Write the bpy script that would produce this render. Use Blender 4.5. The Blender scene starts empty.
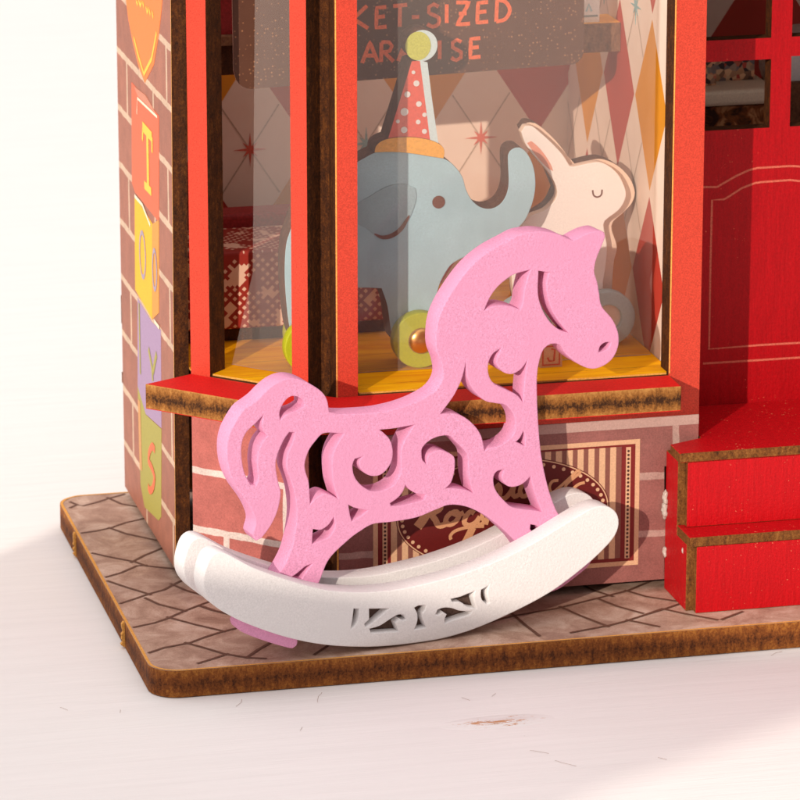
import bpy, bmesh, math, random
from mathutils import Vector, Matrix
from mathutils.geometry import tessellate_polygon
random.seed(7)
S = bpy.context.scene
R = math.radians
V = Vector
# ------------------------------------------------------------------ camera (1 unit = 1 cm)
F = 4300.0
PITCH, YAW = R(16), R(13.5)
FW = V((math.sin(YAW)*math.cos(PITCH), math.cos(YAW)*math.cos(PITCH), -math.sin(PITCH)))
RT = V((math.cos(YAW), -math.sin(YAW), 0))
UP = RT.cross(FW)
CAM = V((-7.06, -40.04, 14.48))
cd = bpy.data.cameras.new('camera')
cam = bpy.data.objects.new('camera', cd)
S.collection.objects.link(cam)
S.camera = cam
cam.matrix_world = Matrix((( RT.x, UP.x, -FW.x, CAM.x), (RT.y, UP.y, -FW.y, CAM.y), (RT.z, UP.z, -FW.z, CAM.z), (0, 0, 0, 1)))
cd.sensor_width = 36; cd.lens = 36*F/800
cd.clip_start = 1; cd.clip_end = 2000
cd.dof.use_dof = True; cd.dof.focus_distance = 42.8; cd.dof.aperture_fstop = 1.6
# ------------------------------------------------------------------ world
W = bpy.data.worlds.new('World'); S.world = W; W.use_nodes = True
wn = W.node_tree; wn.nodes.clear()
wo = wn.nodes.new('ShaderNodeOutputWorld'); wb = wn.nodes.new('ShaderNodeBackground')
tc = wn.nodes.new('ShaderNodeTexCoord'); sp = wn.nodes.new('ShaderNodeSeparateXYZ')
rmp = wn.nodes.new('ShaderNodeValToRGB')
rmp.color_ramp.elements[0].position = 0.0; rmp.color_ramp.elements[0].color = (0.09, 0.08, 0.077, 1); em = rmp.color_ramp.elements.new(.5); em.color = (.26, .24, .236, 1)
rmp.color_ramp.elements[1].position = 1.0; rmp.color_ramp.elements[1].color = (1.0, 0.95, 0.935, 1)
wn.links.new(tc.outputs['Generated'], sp.inputs[0]); wn.links.new(sp.outputs['Z'], rmp.inputs[0])
dt = wn.nodes.new('ShaderNodeVectorMath'); dt.operation = 'DOT_PRODUCT'; dt.inputs[1].default_value = (-.80, -.05, .60)
wn.links.new(tc.outputs['Generated'], dt.inputs[0])
ma = wn.nodes.new('ShaderNodeMath'); ma.operation = 'MULTIPLY_ADD'; ma.inputs[1].default_value = .62; ma.inputs[2].default_value = .50; ma.use_clamp = True
wn.links.new(dt.outputs['Value'], ma.inputs[0])
vs = wn.nodes.new('ShaderNodeVectorMath'); vs.operation = 'SCALE'
wn.links.new(rmp.outputs[0], vs.inputs[0]); wn.links.new(ma.outputs[0], vs.inputs['Scale'])
wn.links.new(vs.outputs[0], wb.inputs[0]); wb.inputs[1].default_value = 1.92
wn.links.new(wb.outputs[0], wo.inputs[0])
# ------------------------------------------------------------------ key light (low warm sun through a window, front left)
AZ, EL = R(38.5), R(18)
LD = V((math.sin(AZ)*math.cos(EL), math.cos(AZ)*math.cos(EL), -math.sin(EL)))
sl = bpy.data.lights.new('key_light', 'SUN'); so = bpy.data.objects.new('key_light', sl)
S.collection.objects.link(so)
so.rotation_euler = LD.to_track_quat('-Z', 'Y').to_euler()
sl.energy = 3.25; sl.angle = R(0.55); sl.color = (1.0, 0.895, 0.765)
S.view_settings.view_transform = 'Standard'; S.view_settings.look = 'None'
S.view_settings.exposure = 0; S.view_settings.gamma = 1
S.cycles.max_bounces = 8; S.cycles.transparent_max_bounces = 16

# ------------------------------------------------------------------ pixel rays -> points on the real planes (800 px photo grid)
def ray(u, v): return FW + RT*((u-400)/F) + UP*((400-v)/F)
def hit(u, v, p, n):
    d = ray(u, v); n = V(n); p = V(p)
    return CAM + d*(n.dot(p-CAM)/n.dot(d))
class Frame:                                   # plane with 2D coordinates, n points out of the visible face
    def __init__(s, o, ux, n):
        s.o = V(o); s.ux = V(ux).normalized(); s.n = V(n).normalized(); s.uy = V((0, 0, 1))
        if abs(s.n.z) > .9: s.uy = s.n.cross(s.ux)
    def px(s, pts): 
        r = []
        for u, v in pts:
            q = hit(u, v, s.o, s.n)-s.o; r.append((q.dot(s.ux), q.dot(s.uy)))
        return r
    def w(s, a, b, h=0): return s.o + s.ux*a + s.uy*b + s.n*h
    def back(s, d): f = Frame(s.o-s.n*d, s.ux, s.n); return f
def crop(x0, y0, k, pts): return [(x0+a/k, y0+b/k) for a, b in pts]

def smooth(pts, closed=True, step=0.03, corner=48):
    P = [V((p[0], p[1])) for p in pts]; n = len(P)
    def iscorner(i):
        if not closed and i in (0, n-1): return True
        a = P[i]-P[i-1]; b = P[(i+1) % n]-P[i]
        if a.length < 1e-6 or b.length < 1e-6: return True
        return a.angle(b) > R(corner)
    out = []
    rng = range(n) if closed else range(n-1)
    for i in rng:
        p1, p2 = P[i], P[(i+1) % n]
        p0 = P[i-1] if not iscorner(i) else p1*2-p2
        p3 = P[(i+2) % n] if not iscorner((i+1) % n) else p2*2-p1
        if iscorner(i) and not iscorner((i+1) % n): p0 = p1 + (p1-p2)*.3
        d = (p2-p1).length; k = max(1, int(d/step))
        m1 = (p2-p0)*.5; m2 = (p3-p1)*.5
        if m1.length > d*1.3: m1 *= d*1.3/m1.length
        if m2.length > d*1.3: m2 *= d*1.3/m2.length
        for j in range(k):
            t = j/k; t2 = t*t; t3 = t2*t
            q = p1*(2*t3-3*t2+1)+m1*(t3-2*t2+t)+p2*(-2*t3+3*t2)+m2*(t3-t2)
            out.append((q.x, q.y))
    if not closed: out.append((P[-1].x, P[-1].y))
    return out
def ellipse(cx, cy, rx, ry, n=32, a0=0): return [(cx+rx*math.cos(a0+2*math.pi*i/n), cy+ry*math.sin(a0+2*math.pi*i/n)) for i in range(n)]

# ------------------------------------------------------------------ materials
def lin(c): return tuple((x/255/12.92 if x/255 <= .04045 else ((x/255+.055)/1.055)**2.4) for x in c)
class NT:
    def __init__(s, name):
        s.m = bpy.data.materials.new(name); s.m.use_nodes = True; s.t = s.m.node_tree
        s.b = s.t.nodes['Principled BSDF']; s.out = s.t.nodes['Material Output']
        s.co = s.n('ShaderNodeTexCoord').outputs['Object']
    def n(s, ty, **k):
        x = s.t.nodes.new(ty)
        for a, b in k.items(): setattr(x, a, b)
        return x
    def l(s, a, b): s.t.links.new(a, b)
    def val(s, sock, x):
        if hasattr(x, 'links') or hasattr(x, 'is_linked'): s.l(x, sock)
        else: sock.default_value = x
    def math(s, op, a, b=0.0, c=0.0, clamp=False):
        x = s.n('ShaderNodeMath', operation=op, use_clamp=clamp)
        s.val(x.inputs[0], a); s.val(x.inputs[1], b); s.val(x.inputs[2], c); return x.outputs[0]
    def noise(s, scale, detail=4, rough=.6, vec=None, dist=0):
        x = s.n('ShaderNodeTexNoise'); x.inputs['Scale'].default_value = scale; x.inputs['Detail'].default_value = detail
        x.inputs['Roughness'].default_value = rough; x.inputs['Distortion'].default_value = dist
        s.l(vec or s.co, x.inputs['Vector']); return x.outputs['Fac']
    def scale(s, v3, vec=None):
        x = s.n('ShaderNodeMapping'); x.inputs['Scale'].default_value = v3; s.l(vec or s.co, x.inputs['Vector']); return x.outputs[0]
    def ramp(s, fac, stops):
        x = s.n('ShaderNodeValToRGB'); e = x.color_ramp.elements
        while len(e) < len(stops): e.new(.5)
        for k, (p, c) in enumerate(stops):
            e[k].position = p; e[k].color = (*c, 1) if not isinstance(c, (int, float)) else (c, c, c, 1)
        s.l(fac, x.inputs[0]); return x.outputs[0]
    def mix(s, f, a, b, bt='MIX'):
        x = s.n('ShaderNodeMix', data_type='RGBA', blend_type=bt)
        s.val(x.inputs[0], f)
        for i, c in ((6, a), (7, b)):
            if isinstance(c, tuple): x.inputs[i].default_value = (*c[:3], 1)
            else: s.l(c, x.inputs[i])
        return x.outputs[2]
    def bump(s, h, dist, strength=1):
        x = s.n('ShaderNodeBump'); x.inputs['Strength'].default_value = strength; x.inputs['Distance'].default_value = dist
        s.l(h, x.inputs['Height'])
        if s.b.inputs['Normal'].is_linked: s.l(s.b.inputs['Normal'].links[0].from_socket, x.inputs['Normal'])
        s.l(x.outputs[0], s.b.inputs['Normal'])
    def fin(s, col, rough=.6, spec=.3):
        s.val(s.b.inputs['Base Color'], (*col[:3], 1) if isinstance(col, tuple) else col)
        s.val(s.b.inputs['Roughness'], rough); s.b.inputs['Specular IOR Level'].default_value = spec
        return s.m
def grainy(name, rgb, amt=.10, sc=55, rough=.6, spec=.3, bump=.004, flecks=None, mott=.0, fthr=.80, streak=0):
    """printed / painted board: colour grain, light mottling, paint texture, optional flecks"""
    t = NT(name); c = lin(rgb)
    g = t.ramp(t.noise(sc, 2, .8), [(.32, 0.), (.68, 1.)])
    col = t.mix(g, tuple(x*(1-amt*1.6) for x in c), tuple(min(1, x*(1+amt*1.6)) for x in c))
    if mott:
        m = t.noise(1.7, 5, .6)
        col = t.mix(t.ramp(m, [(.35, 0.), (.68, 1.)]), col, tuple(x*(1-mott) for x in c))
    if streak:
        k = t.ramp(t.noise(1, 4, .7, t.scale((26, 26, 2.2))), [(.35, 0.), (.65, 1.)]); col = t.mix(k, col, t.mix(1., col, (1-streak,)*3, 'MULTIPLY'))
        t.bump(t.noise(1, 3, .7, t.scale((34, 34, 4))), .006)
    if flecks:
        f = t.noise(26, 3, .75); f2 = t.noise(2.2, 2)
        k = t.ramp(t.math('ADD', f, t.math('MULTIPLY', f2, .25)), [(fthr, 0.), (fthr+.02, 1.)])
        col = t.mix(k, col, lin(flecks))
    if bump: t.bump(t.noise(sc*.7, 3, .7), bump)
    return t.fin(col, rough, spec)
EDB = .14
def woodedge(name, dark=(44, 20, 7), mid=(100, 54, 17), lit=(160, 100, 38), zc=None, zt=.14, sc=1.0):
    """laser-cut board edge: charred fibres, lighter towards the faces"""
    t = NT(name)
    n1 = t.noise(1, 6, .75, t.scale((16*sc, 16*sc, 6*sc)))
    n2 = t.noise(38*sc, 3, .8)
    f = t.math('ADD', t.math('MULTIPLY', n1, .60), t.math('MULTIPLY', n2, .42))
    if zc is not None:
        sep = t.n('ShaderNodeSeparateXYZ'); t.l(t.co, sep.inputs[0])
        d = t.math('DIVIDE', t.math('ABSOLUTE', t.math('SUBTRACT', sep.outputs[2], zc)), zt)
        f = t.math('ADD', f, t.math('MULTIPLY', t.math('SUBTRACT', d, .55), EDB))
    col = t.ramp(f, [(.36, lin(dark)), (.52, lin(mid)), (.72, lin(lit))])
    t.bump(n2, .012); return t.fin(col, .75, .2)
def brick(name, base, mort, tang, rowh=.64, z0=.0, off=0., bw=1.55, amt=.34):
    t = NT(name)
    d = t.n('ShaderNodeVectorMath', operation='DOT_PRODUCT'); t.l(t.co, d.inputs[0]); d.inputs[1].default_value = tang
    sep = t.n('ShaderNodeSeparateXYZ'); t.l(t.co, sep.inputs[0])
    cmb = t.n('ShaderNodeCombineXYZ'); t.l(t.math('ADD', d.outputs['Value'], off), cmb.inputs[0]); t.l(t.math('SUBTRACT', sep.outputs[2], z0), cmb.inputs[1])
    wob = t.n('ShaderNodeVectorMath', operation='ADD'); nz = t.n('ShaderNodeTexNoise'); nz.inputs['Scale'].default_value = 5; t.l(t.co, nz.inputs[0])
    sc = t.n('ShaderNodeVectorMath', operation='SCALE'); t.l(nz.outputs['Color'], sc.inputs[0]); sc.inputs['Scale'].default_value = .035
    t.l(cmb.outputs[0], wob.inputs[0]); t.l(sc.outputs[0], wob.inputs[1])
    b = t.n('ShaderNodeTexBrick'); t.l(wob.outputs[0], b.inputs['Vector'])
    b.inputs['Scale'].default_value = 1; b.inputs['Mortar Size'].default_value = .042; b.inputs['Mortar Smooth'].default_value = .25
    b.inputs['Brick Width'].default_value = bw; b.inputs['Row Height'].default_value = rowh; b.inputs['Bias'].default_value = 0
    c = lin(base)
    b.inputs['Color1'].default_value = (*[x*.92 for x in c], 1); b.inputs['Color2'].default_value = (*[x*1.08 for x in c], 1)
    b.inputs['Mortar'].default_value = (*lin(mort), 1)
    g = t.noise(60, 2, .8); m = t.noise(4, 4, .7)
    k = t.math('ADD', t.math('MULTIPLY', g, .55), t.math('MULTIPLY', m, .45))
    col = t.mix(t.ramp(k, [(.3, 0.), (.7, 1.)]), t.mix(1., b.outputs['Color'], (1-amt,)*3, 'MULTIPLY'), t.mix(1., b.outputs['Color'], (1+amt, 1+amt, 1+amt), 'MULTIPLY'))
    t.bump(g, .003); return t.fin(col, .55, .35)

M = {}
M['pink'] = grainy('pink_paint', (222, 152, 186), .14, 54, .8, .08, .006, mott=.03)
M['white'] = grainy('white_paint', (234, 229, 228), .06, 54, .8, .08, .006, mott=.02)
M['red'] = grainy('red_print', (196, 64, 46), .15, 78, .5, .2, .003)
M['redsill'] = grainy('red_sill_print', (206, 28, 26), .09, 48, .55, .15, .003)
M['redstep'] = grainy('red_step_print', (190, 10, 20), .07, 40, .5, .2, .006, flecks=(226, 130, 96), fthr=.812, streak=.16)
M['reddoor'] = grainy('red_door_print', (170, 8, 18), .08, 40, .5, .15, .004, flecks=(225, 110, 80), fthr=.845, streak=.16)
M['groove'] = grainy('engraved_groove', (196, 98, 80), .2, 60, .8, .1, 0)
M['edge'] = woodedge('laser_cut_edge')
M['edged'] = woodedge('charred_edge', (30, 13, 5), (72, 36, 11), (118, 68, 24))
M['edgeb'] = woodedge('base_board_edge', (58, 28, 12), (128, 70, 28), (186, 122, 52), -.15, .14)
EDB = .26
M['edges'] = woodedge('sill_edge', (56, 30, 12), (140, 88, 38), (186, 132, 70), 2.20, .13)
M['edget'] = woodedge('step_edge', (60, 30, 12), (120, 72, 30), (164, 112, 56))
M['rim'] = grainy('light_edge_line', (222, 160, 80), .15, 60, .7, .2, 0)
M['wallbrick'] = brick('side_wall_brick_print', (160, 100, 80), (206, 176, 150), (0, 1, 0), .645, -.0, 1.0, 1.6)
M['baybrick'] = brick('bay_brick_print', (176, 98, 90), (208, 190, 182), (.7071, -.7071, 0), .645, .02, 1.50, 1.5)
M['frontbrick'] = brick('front_brick_print', (146, 92, 86), (180, 146, 136), (1, 0, 0), .635, .0, -.28, 1.6)
for k, c in dict(orange=(246, 128, 58), yellowink=(250, 196, 70), tblock=(226, 104, 68), tface=(204, 132, 106), oblock=(244, 180, 24), oside=(222, 150, 62),
                 purple=(166, 138, 172), purpledk=(168, 150, 168), green=(168, 158, 72), greenr=(206, 150, 92), redink=(238, 112, 70), creamink=(246, 226, 198),
                 signcream=(214, 170, 134), signred=(122, 32, 30), signbrown=(132, 80, 68), signdark=(98, 20, 18), bead=(70, 40, 34), signink=(204, 148, 108), mortar=(184, 152, 142)).items():
    M[k] = grainy(k+'_ink', c, .07, 60, .55, .3, 0)
def ease(): pass
# ---- floor flags
t = NT('flagstone_print')
a = t.noise(2.4, 6, .7, dist=.6); b = t.noise(55, 2, .8); vo = t.n('ShaderNodeTexVoronoi'); vo.inputs['Scale'].default_value = 1.15; t.l(t.co, vo.inputs['Vector'])
f = t.math('ADD', t.math('MULTIPLY', a, .75), t.math('MULTIPLY', b, .25))
col = t.ramp(f, [(.34, lin((136, 100, 82))), (.5, lin((186, 152, 132))), (.66, lin((222, 196, 178)))])
sepc = t.n('ShaderNodeSeparateColor'); t.l(vo.outputs['Color'], sepc.inputs[0])
col = t.mix(t.math('MULTIPLY', sepc.outputs[0], .35), col, lin((150, 118, 108)))
M['flag'] = t.fin(col, .55, .35)
M['grout'] = grainy('grout_ink', (104, 70, 56), .15, 60, .6, .3, 0)
# ---- table paint
t = NT('white_table_paint')
st = t.noise(1, 5, .65, t.scale((.55, 9, 1)), .4); fi = t.noise(1, 3, .7, t.scale((2.2, 30, 1))); sm = t.noise(1.3, 4)
col = t.mix(t.ramp(st, [(.3, 0.), (.75, 1.)]), (.875, .84, .825), (.92, .885, .87))
spk = t.noise(5.5, 2, .9); col = t.mix(t.ramp(spk, [(.80, 0.), (.83, .6)]), col, (.35, .27, .24))
# chipped paint showing wood near the camera
vm = t.n('ShaderNodeVectorMath', operation='SUBTRACT'); t.l(t.co, vm.inputs[0]); cp = hit(497, 722, (0, 0, -.29), (0, 0, 1)); vm.inputs[1].default_value = cp
ln = t.n('ShaderNodeVectorMath', operation='LENGTH'); t.l(t.scale((1.0, 3.2, 0), vm.outputs[0]), ln.inputs[0])
msk = t.math('SUBTRACT', 1.0, t.math('MULTIPLY', ln.outputs['Value'], 1.7), clamp=True)
ch = t.noise(9, 4, .8, t.scale((.6, 2.2, 1)))
chip = t.ramp(t.math('ADD', ch, t.math('MULTIPLY', msk, .25)), [(.66, 0.), (.69, 1.)])
chip = t.math('MULTIPLY', chip, t.ramp(msk, [(.02, 0.), (.2, 1.)]))
col = t.mix(t.math('MULTIPLY', chip, .9), col, lin((205, 140, 85)))
t.bump(st, .018, .4); t.bump(fi, .006, .5)
rg = t.math('MULTIPLY', msk, t.noise(3, 3, .6, t.scale((.5, 3, 1)))); t.bump(rg, .12, .8)
M['table'] = t.fin(col, .5, .4)
# ---- yellow floor
t = NT('yellow_plank_print')
w = t.noise(1, 5, .7, t.scale((1.0, 7, 1)), .8); sep = t.n('ShaderNodeSeparateXYZ'); t.l(t.co, sep.inputs[0])
pl_ = t.math('FRACT', t.math('MULTIPLY', t.math('ADD', sep.outputs[1], t.math('MULTIPLY', w, .05)), 1.75))
col = t.mix(t.ramp(w, [(.35, 0.), (.7, 1.)]), lin((224, 138, 0)), lin((250, 184, 0)))
col = t.mix(t.ramp(pl_, [(.0, 1.), (.025, 0.)]), col, lin((120, 62, 14)))
M['yellow'] = t.fin(col, .6, .15)
# ---- harlequin wallpaper
def wallpaper(name, axis, cx, cz, hw=.66, hh=1.0, sw=0):
    t = NT(name); sep = t.n('ShaderNodeSeparateXYZ'); t.l(t.co, sep.inputs[0])
    u = t.math('DIVIDE', t.math('SUBTRACT', sep.outputs[axis], cx), 2*hw); v = t.math('DIVIDE', t.math('SUBTRACT', sep.outputs[2], cz), 2*hh)
    ru = t.math('ROUND', u); rv = t.math('ROUND', v)
    du = t.math('ABSOLUTE', t.math('SUBTRACT', u, ru)); dv = t.math('ABSOLUTE', t.math('SUBTRACT', v, rv))
    ins = t.math('LESS_THAN', t.math('ADD', du, dv), .485)
    par = t.math('ABSOLUTE', t.math('FRACT', t.math('MULTIPLY', t.math('ADD', t.math('ADD', ru, rv), 200+sw), .5)))
    colr = t.mix(t.math('GREATER_THAN', par, .25), lin((226, 148, 34)), lin((192, 62, 46)))
    nn = t.noise(3, 4); base = t.mix(nn, lin((226, 198, 180)), lin((240, 220, 204)))
    return t.fin(t.mix(ins, base, t.mix(nn, colr, t.mix(1., colr, (.8, .8, .8), 'MULTIPLY'))), .6, .3)
M['paperback'] = wallpaper('wallpaper_back', 0, 5.49, 5.02, sw=1)
M['paperside'] = wallpaper('wallpaper_side', 1, 4.80, 5.0, .60, .95)
M['star'] = grainy('star_ink', (206, 96, 76), .1, 50, .6, .3, 0); M['starblue'] = grainy('star_blue_ink', (140, 172, 172), .1, 50, .6, .3, 0)
M['line'] = grainy('wallpaper_line_ink', (186, 160, 140), .1, 50, .6, .3, 0)
# ---- halftone signboard
t = NT('signboard_print')
vo = t.n('ShaderNodeTexVoronoi'); vo.inputs['Scale'].default_value = 26; vo.inputs['Randomness'].default_value = .55; t.l(t.co, vo.inputs['Vector'])
col = t.mix(t.ramp(vo.outputs['Distance'], [(.16, .8), (.36, 0.)]), t.mix(t.noise(2, 3), lin((78, 44, 30)), lin((98, 62, 46))), lin((176, 122, 84)))
M['board'] = t.fin(col, .6, .3)
M['boardink'] = grainy('board_orange_ink', (226, 104, 62), .12, 60, .6, .3, 0)
# ---- clear sheet, reflected haze painted in as a pale diffuse layer
def sheet(name, veil):
    t = NT(name); tr = t.n('ShaderNodeBsdfTransparent'); tr.inputs[0].default_value = (.98, .95, .93, 1)
    df = t.n('ShaderNodeBsdfDiffuse'); df.inputs[0].default_value = (.92, .84, .78, 1)
    gl = t.n('ShaderNodeBsdfGlossy'); gl.inputs['Roughness'].default_value = .08; gl.inputs[0].default_value = (1, .97, .95, 1)
    m1 = t.n('ShaderNodeMixShader'); m1.inputs[0].default_value = veil; t.l(tr.outputs[0], m1.inputs[1]); t.l(df.outputs[0], m1.inputs[2])
    fr = t.n('ShaderNodeFresnel'); fr.inputs['IOR'].default_value = 1.35
    m2 = t.n('ShaderNodeMixShader'); t.l(fr.outputs[0], m2.inputs[0]); t.l(m1.outputs[0], m2.inputs[1]); t.l(gl.outputs[0], m2.inputs[2])
    t.l(m2.outputs[0], t.out.inputs[0]); return t.m
M['acrylic'] = sheet('veiled_acrylic', .085)
M['sheetedge'] = grainy('acrylic_edge', (222, 200, 188), .05, 40, .3, .5, 0)
# ---- toys
M['eleph'] = grainy('elephant_print', (172, 204, 216), .06, 50, .6, .3, 0, mott=.12)
M['elephpale'] = grainy('elephant_pale_print', (204, 222, 226), .05, 50, .6, .3, 0)
M['ear'] = grainy('ear_print', (156, 182, 192), .06, 50, .6, .3, 0, mott=.15)
M['elephdk'] = grainy('ear_shade_ink', (128, 138, 140), .08, 50, .6, .3, 0)
M['toyedge'] = woodedge('toy_edge', (62, 34, 24), (96, 58, 42), (130, 84, 62))
M['brownink'] = grainy('brown_ink', (112, 58, 42), .1, 50, .6, .3, 0)
M['hat'] = grainy('party_hat_print', (222, 92, 76), .08, 50, .6, .3, 0)
M['band'] = grainy('hat_band_print', (240, 170, 66), .08, 50, .6, .3, 0)
M['pom'] = grainy('pompom_print', (196, 198, 92), .10, 50, .6, .3, 0)
M['wheelg'] = grainy('green_wheel_print', (178, 184, 30), .06, 50, .55, .3, 0)
M['wheelb'] = grainy('blue_grey_wheel_print', (172, 192, 196), .06, 50, .55, .3, 0)
M['rabbit'] = grainy('rabbit_print', (246, 236, 230), .04, 50, .6, .3, 0, mott=.05)
M['rabbit2'] = grainy('rabbit_back_print', (232, 204, 182), .04, 50, .6, .3, 0)
M['blush'] = grainy('blush_ink', (228, 150, 128), .06, 50, .6, .3, 0)
t = NT('brass_rivet'); t.b.inputs['Metallic'].default_value = .9; M['brass'] = t.fin(lin((206, 150, 92)), .3)
# ---- checker print
t = NT('diamond_check_print')
def chk(t, s=19.5):
    sep = t.n('ShaderNodeSeparateXYZ'); t.l(t.co, sep.inputs[0])
    up_ = t.math('SUBTRACT', sep.outputs[2], sep.outputs[1])
    a = t.math('FLOOR', t.math('MULTIPLY', t.math('ADD', sep.outputs[0], up_), s)); b = t.math('FLOOR', t.math('MULTIPLY', t.math('SUBTRACT', sep.outputs[0], up_), s))
    return a, b
a, b = chk(t)
odd = t.math('GREATER_THAN', t.math('ABSOLUTE', t.math('FRACT', t.math('MULTIPLY', a, .5))), .25); oddb = t.math('GREATER_THAN', t.math('ABSOLUTE', t.math('FRACT', t.math('MULTIPLY', b, .5))), .25)
isw = t.math('MULTIPLY', odd, oddb)
cmb = t.n('ShaderNodeCombineXYZ'); t.l(t.math('DIVIDE', a, 9.0), cmb.inputs[0]); t.l(t.math('DIVIDE', b, 9.0), cmb.inputs[1])
pn = t.noise(1.6, 0, .5, cmb.outputs[0])
red = lin((150, 40, 30)); cr = lin((226, 184, 160))
col = t.mix(isw, red, cr)
col = t.mix(t.math('GREATER_THAN', pn, .60), col, cr); col = t.mix(t.math('LESS_THAN', pn, .38), col, red)
M['check'] = t.fin(col, .6, .3)
M['darkwood'] = woodedge('dark_wood', (40, 20, 12), (70, 38, 20), (104, 62, 34))
M['shelfwood'] = woodedge('shelf_wood', (92, 58, 40), (128, 88, 62), (160, 116, 80))
M['shelftop'] = grainy('shelf_top_lit', (226, 160, 60), .1, 30, .5, .3, 0)  # sunlit look of the shelf top painted in as lighter orange
M['paper'] = grainy('white_card', (226, 222, 220), .04, 40, .6, .3, 0)
M['lightblue'] = grainy('pale_blue_ink', (160, 196, 206), .06, 40, .6, .3, 0)
M['redbox'] = grainy('red_box_print', (150, 40, 40), .2, 30, .6, .3, 0)
t = NT('busy_printed_card'); v1 = t.n('ShaderNodeTexVoronoi'); v1.inputs['Scale'].default_value = 18; t.l(t.co, v1.inputs['Vector'])
sc_ = t.n('ShaderNodeSeparateColor'); t.l(v1.outputs['Color'], sc_.inputs[0])
M['busy'] = t.fin(t.ramp(sc_.outputs[0], [(.15, lin((60, 40, 40))), (.35, lin((190, 140, 100))), (.55, lin((96, 92, 100))), (.75, lin((226, 180, 136))), (.9, lin((180, 70, 54)))]), .6)
t = NT('carved_print'); n_ = t.noise(5, 3, .6, dist=1.5)
M['carved'] = t.fin(t.ramp(n_, [(.4, lin((60, 30, 14))), (.55, lin((150, 84, 40))), (.68, lin((206, 150, 100)))]), .6)
t = NT('dried_glue'); t.b.inputs['Transmission Weight'].default_value = .4; M['glue'] = t.fin((.82, .72, .64), .25, .5)
M['slotdark'] = grainy('dark_slot_plate', (92, 72, 64), .15, 40, .9, .1, 0)
M['slot'] = grainy('charred_slot', (20, 10, 6), .1, 40, .9, .05, 0)
M['lint'] = grainy('lint', (176, 148, 136), .1, 30, .9, .1, 0)

# ------------------------------------------------------------------ mesh builders
class MB:
    def __init__(s): s.v = []; s.f = []; s.mi = []; s.mats = []
    def mat(s, k):
        if k not in s.mats: s.mats.append(k)
        return s.mats.index(k)
    def face(s, pts, m):
        i = len(s.v); s.v += [tuple(p) for p in pts]; s.f.append(tuple(range(i, i+len(pts)))); s.mi.append(s.mat(m))
    def prism(s, loops, fr, t, mf, ms, mb=None):
        """loops: outer + holes, 2D in frame; visible face at the frame plane, body extruded behind"""
        if isinstance(loops[0][0], (int, float)): loops = [loops]
        base = len(s.v); flat = [p for L in loops for p in L]; n = len(flat)
        s.v += [tuple(fr.w(a, b)) for a, b in flat] + [tuple(fr.w(a, b, -t)) for a, b in flat]
        for tri in tessellate_polygon([[V((a, b, 0)) for a, b in L] for L in loops]):
            a, b, c = tri
            A, B, C = [V(flat[i]) for i in tri]
            if (B-A).cross(C-A) < 0: a, c = c, a
            s.f.append((base+a, base+b, base+c)); s.mi.append(s.mat(mf))
            s.f.append((base+n+c, base+n+b, base+n+a)); s.mi.append(s.mat(mb or mf))
        k = 0
        for li, L in enumerate(loops):
            m = len(L); ar = sum(L[i][0]*L[(i+1) % m][1]-L[(i+1) % m][0]*L[i][1] for i in range(m))
            flip = (ar < 0) != (li > 0)
            for i in range(m):
                a, b = base+k+i, base+k+(i+1) % m
                q = (a, a+n, b+n, b) if not flip else (b, b+n, a+n, a)
                s.f.append(q); s.mi.append(s.mat(ms))
            k += m
    def box(s, x0, x1, y0, y1, z0, z1, m, top=None, front=None):
        c = [(x0, y0), (x1, y0), (x1, y1), (x0, y1)]
        lo = [(x, y, z0) for x, y in c]; hi = [(x, y, z1) for x, y in c]
        i = len(s.v); s.v += lo+hi
        for q, mm in (((3, 2, 1, 0), m), ((4, 5, 6, 7), top or m), ((0, 1, 5, 4), front or m), ((1, 2, 6, 5), m), ((2, 3, 7, 6), m), ((3, 0, 4, 7), m)):
            s.f.append(tuple(i+k for k in q)); s.mi.append(s.mat(mm))
    def ink(s, pts, fr, m, h=.004):
        s.prism(pts, Frame(fr.w(0, 0, h), fr.ux, fr.n), h*.9, m, m)
    def ribbon(s, pts, fr, w, m, h=.005, closed=False, ends=None):
        P = [V(p) for p in pts]; n = len(P); L = []; Rr = []
        for i in range(n):
            a = P[(i-1) % n] if (closed or i > 0) else P[i]; b = P[(i+1) % n] if (closed or i < n-1) else P[i]
            d = (b-a); d = d.normalized() if d.length > 1e-9 else V((1, 0))
            ww = w*.5
            if ends and not closed:
                tt = i/(n-1); ww *= ends[0]+(1-ends[0])*math.sin(math.pi*tt)**.6 if ends[0] < 1 else 1
            nn = V((-d.y, d.x))*ww
            h += 3e-5; L.append(fr.w(P[i].x+nn.x, P[i].y+nn.y, h)); Rr.append(fr.w(P[i].x-nn.x, P[i].y-nn.y, h))
        for i in range(n if closed else n-1):
            j = (i+1) % n; s.face([Rr[i], Rr[j], L[j], L[i]], m)
    def build(s, name, parent=None):
        me = bpy.data.meshes.new(name); me.from_pydata(s.v, [], s.f); me.update()
        for k in s.mats: me.materials.append(M[k])
        for p, i in zip(me.polygons, s.mi): p.material_index = i
        o = bpy.data.objects.new(name, me); S.collection.objects.link(o)
        return adopt(o, parent)
def adopt(o, parent):
    if parent:
        o.parent = parent; o.matrix_parent_inverse = Matrix.Translation(-wpos(parent))
    return o
def wpos(o):
    p = V(o.location)
    return p if not o.parent else (p if o.type == 'EMPTY' else p)
def bevel(o, w=.012, seg=2, ang=35):
    b = o.modifiers.new('bevel', 'BEVEL'); b.width = w; b.segments = seg; b.limit_method = 'ANGLE'; b.angle_limit = R(ang); return o
def thing(name, loc, label, cat, group=None):
    o = bpy.data.objects.new(name, None); o.empty_display_size = .2; S.collection.objects.link(o); o.location = loc
    o['label'] = label; o['category'] = cat
    if group: o['group'] = group
    return o
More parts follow.
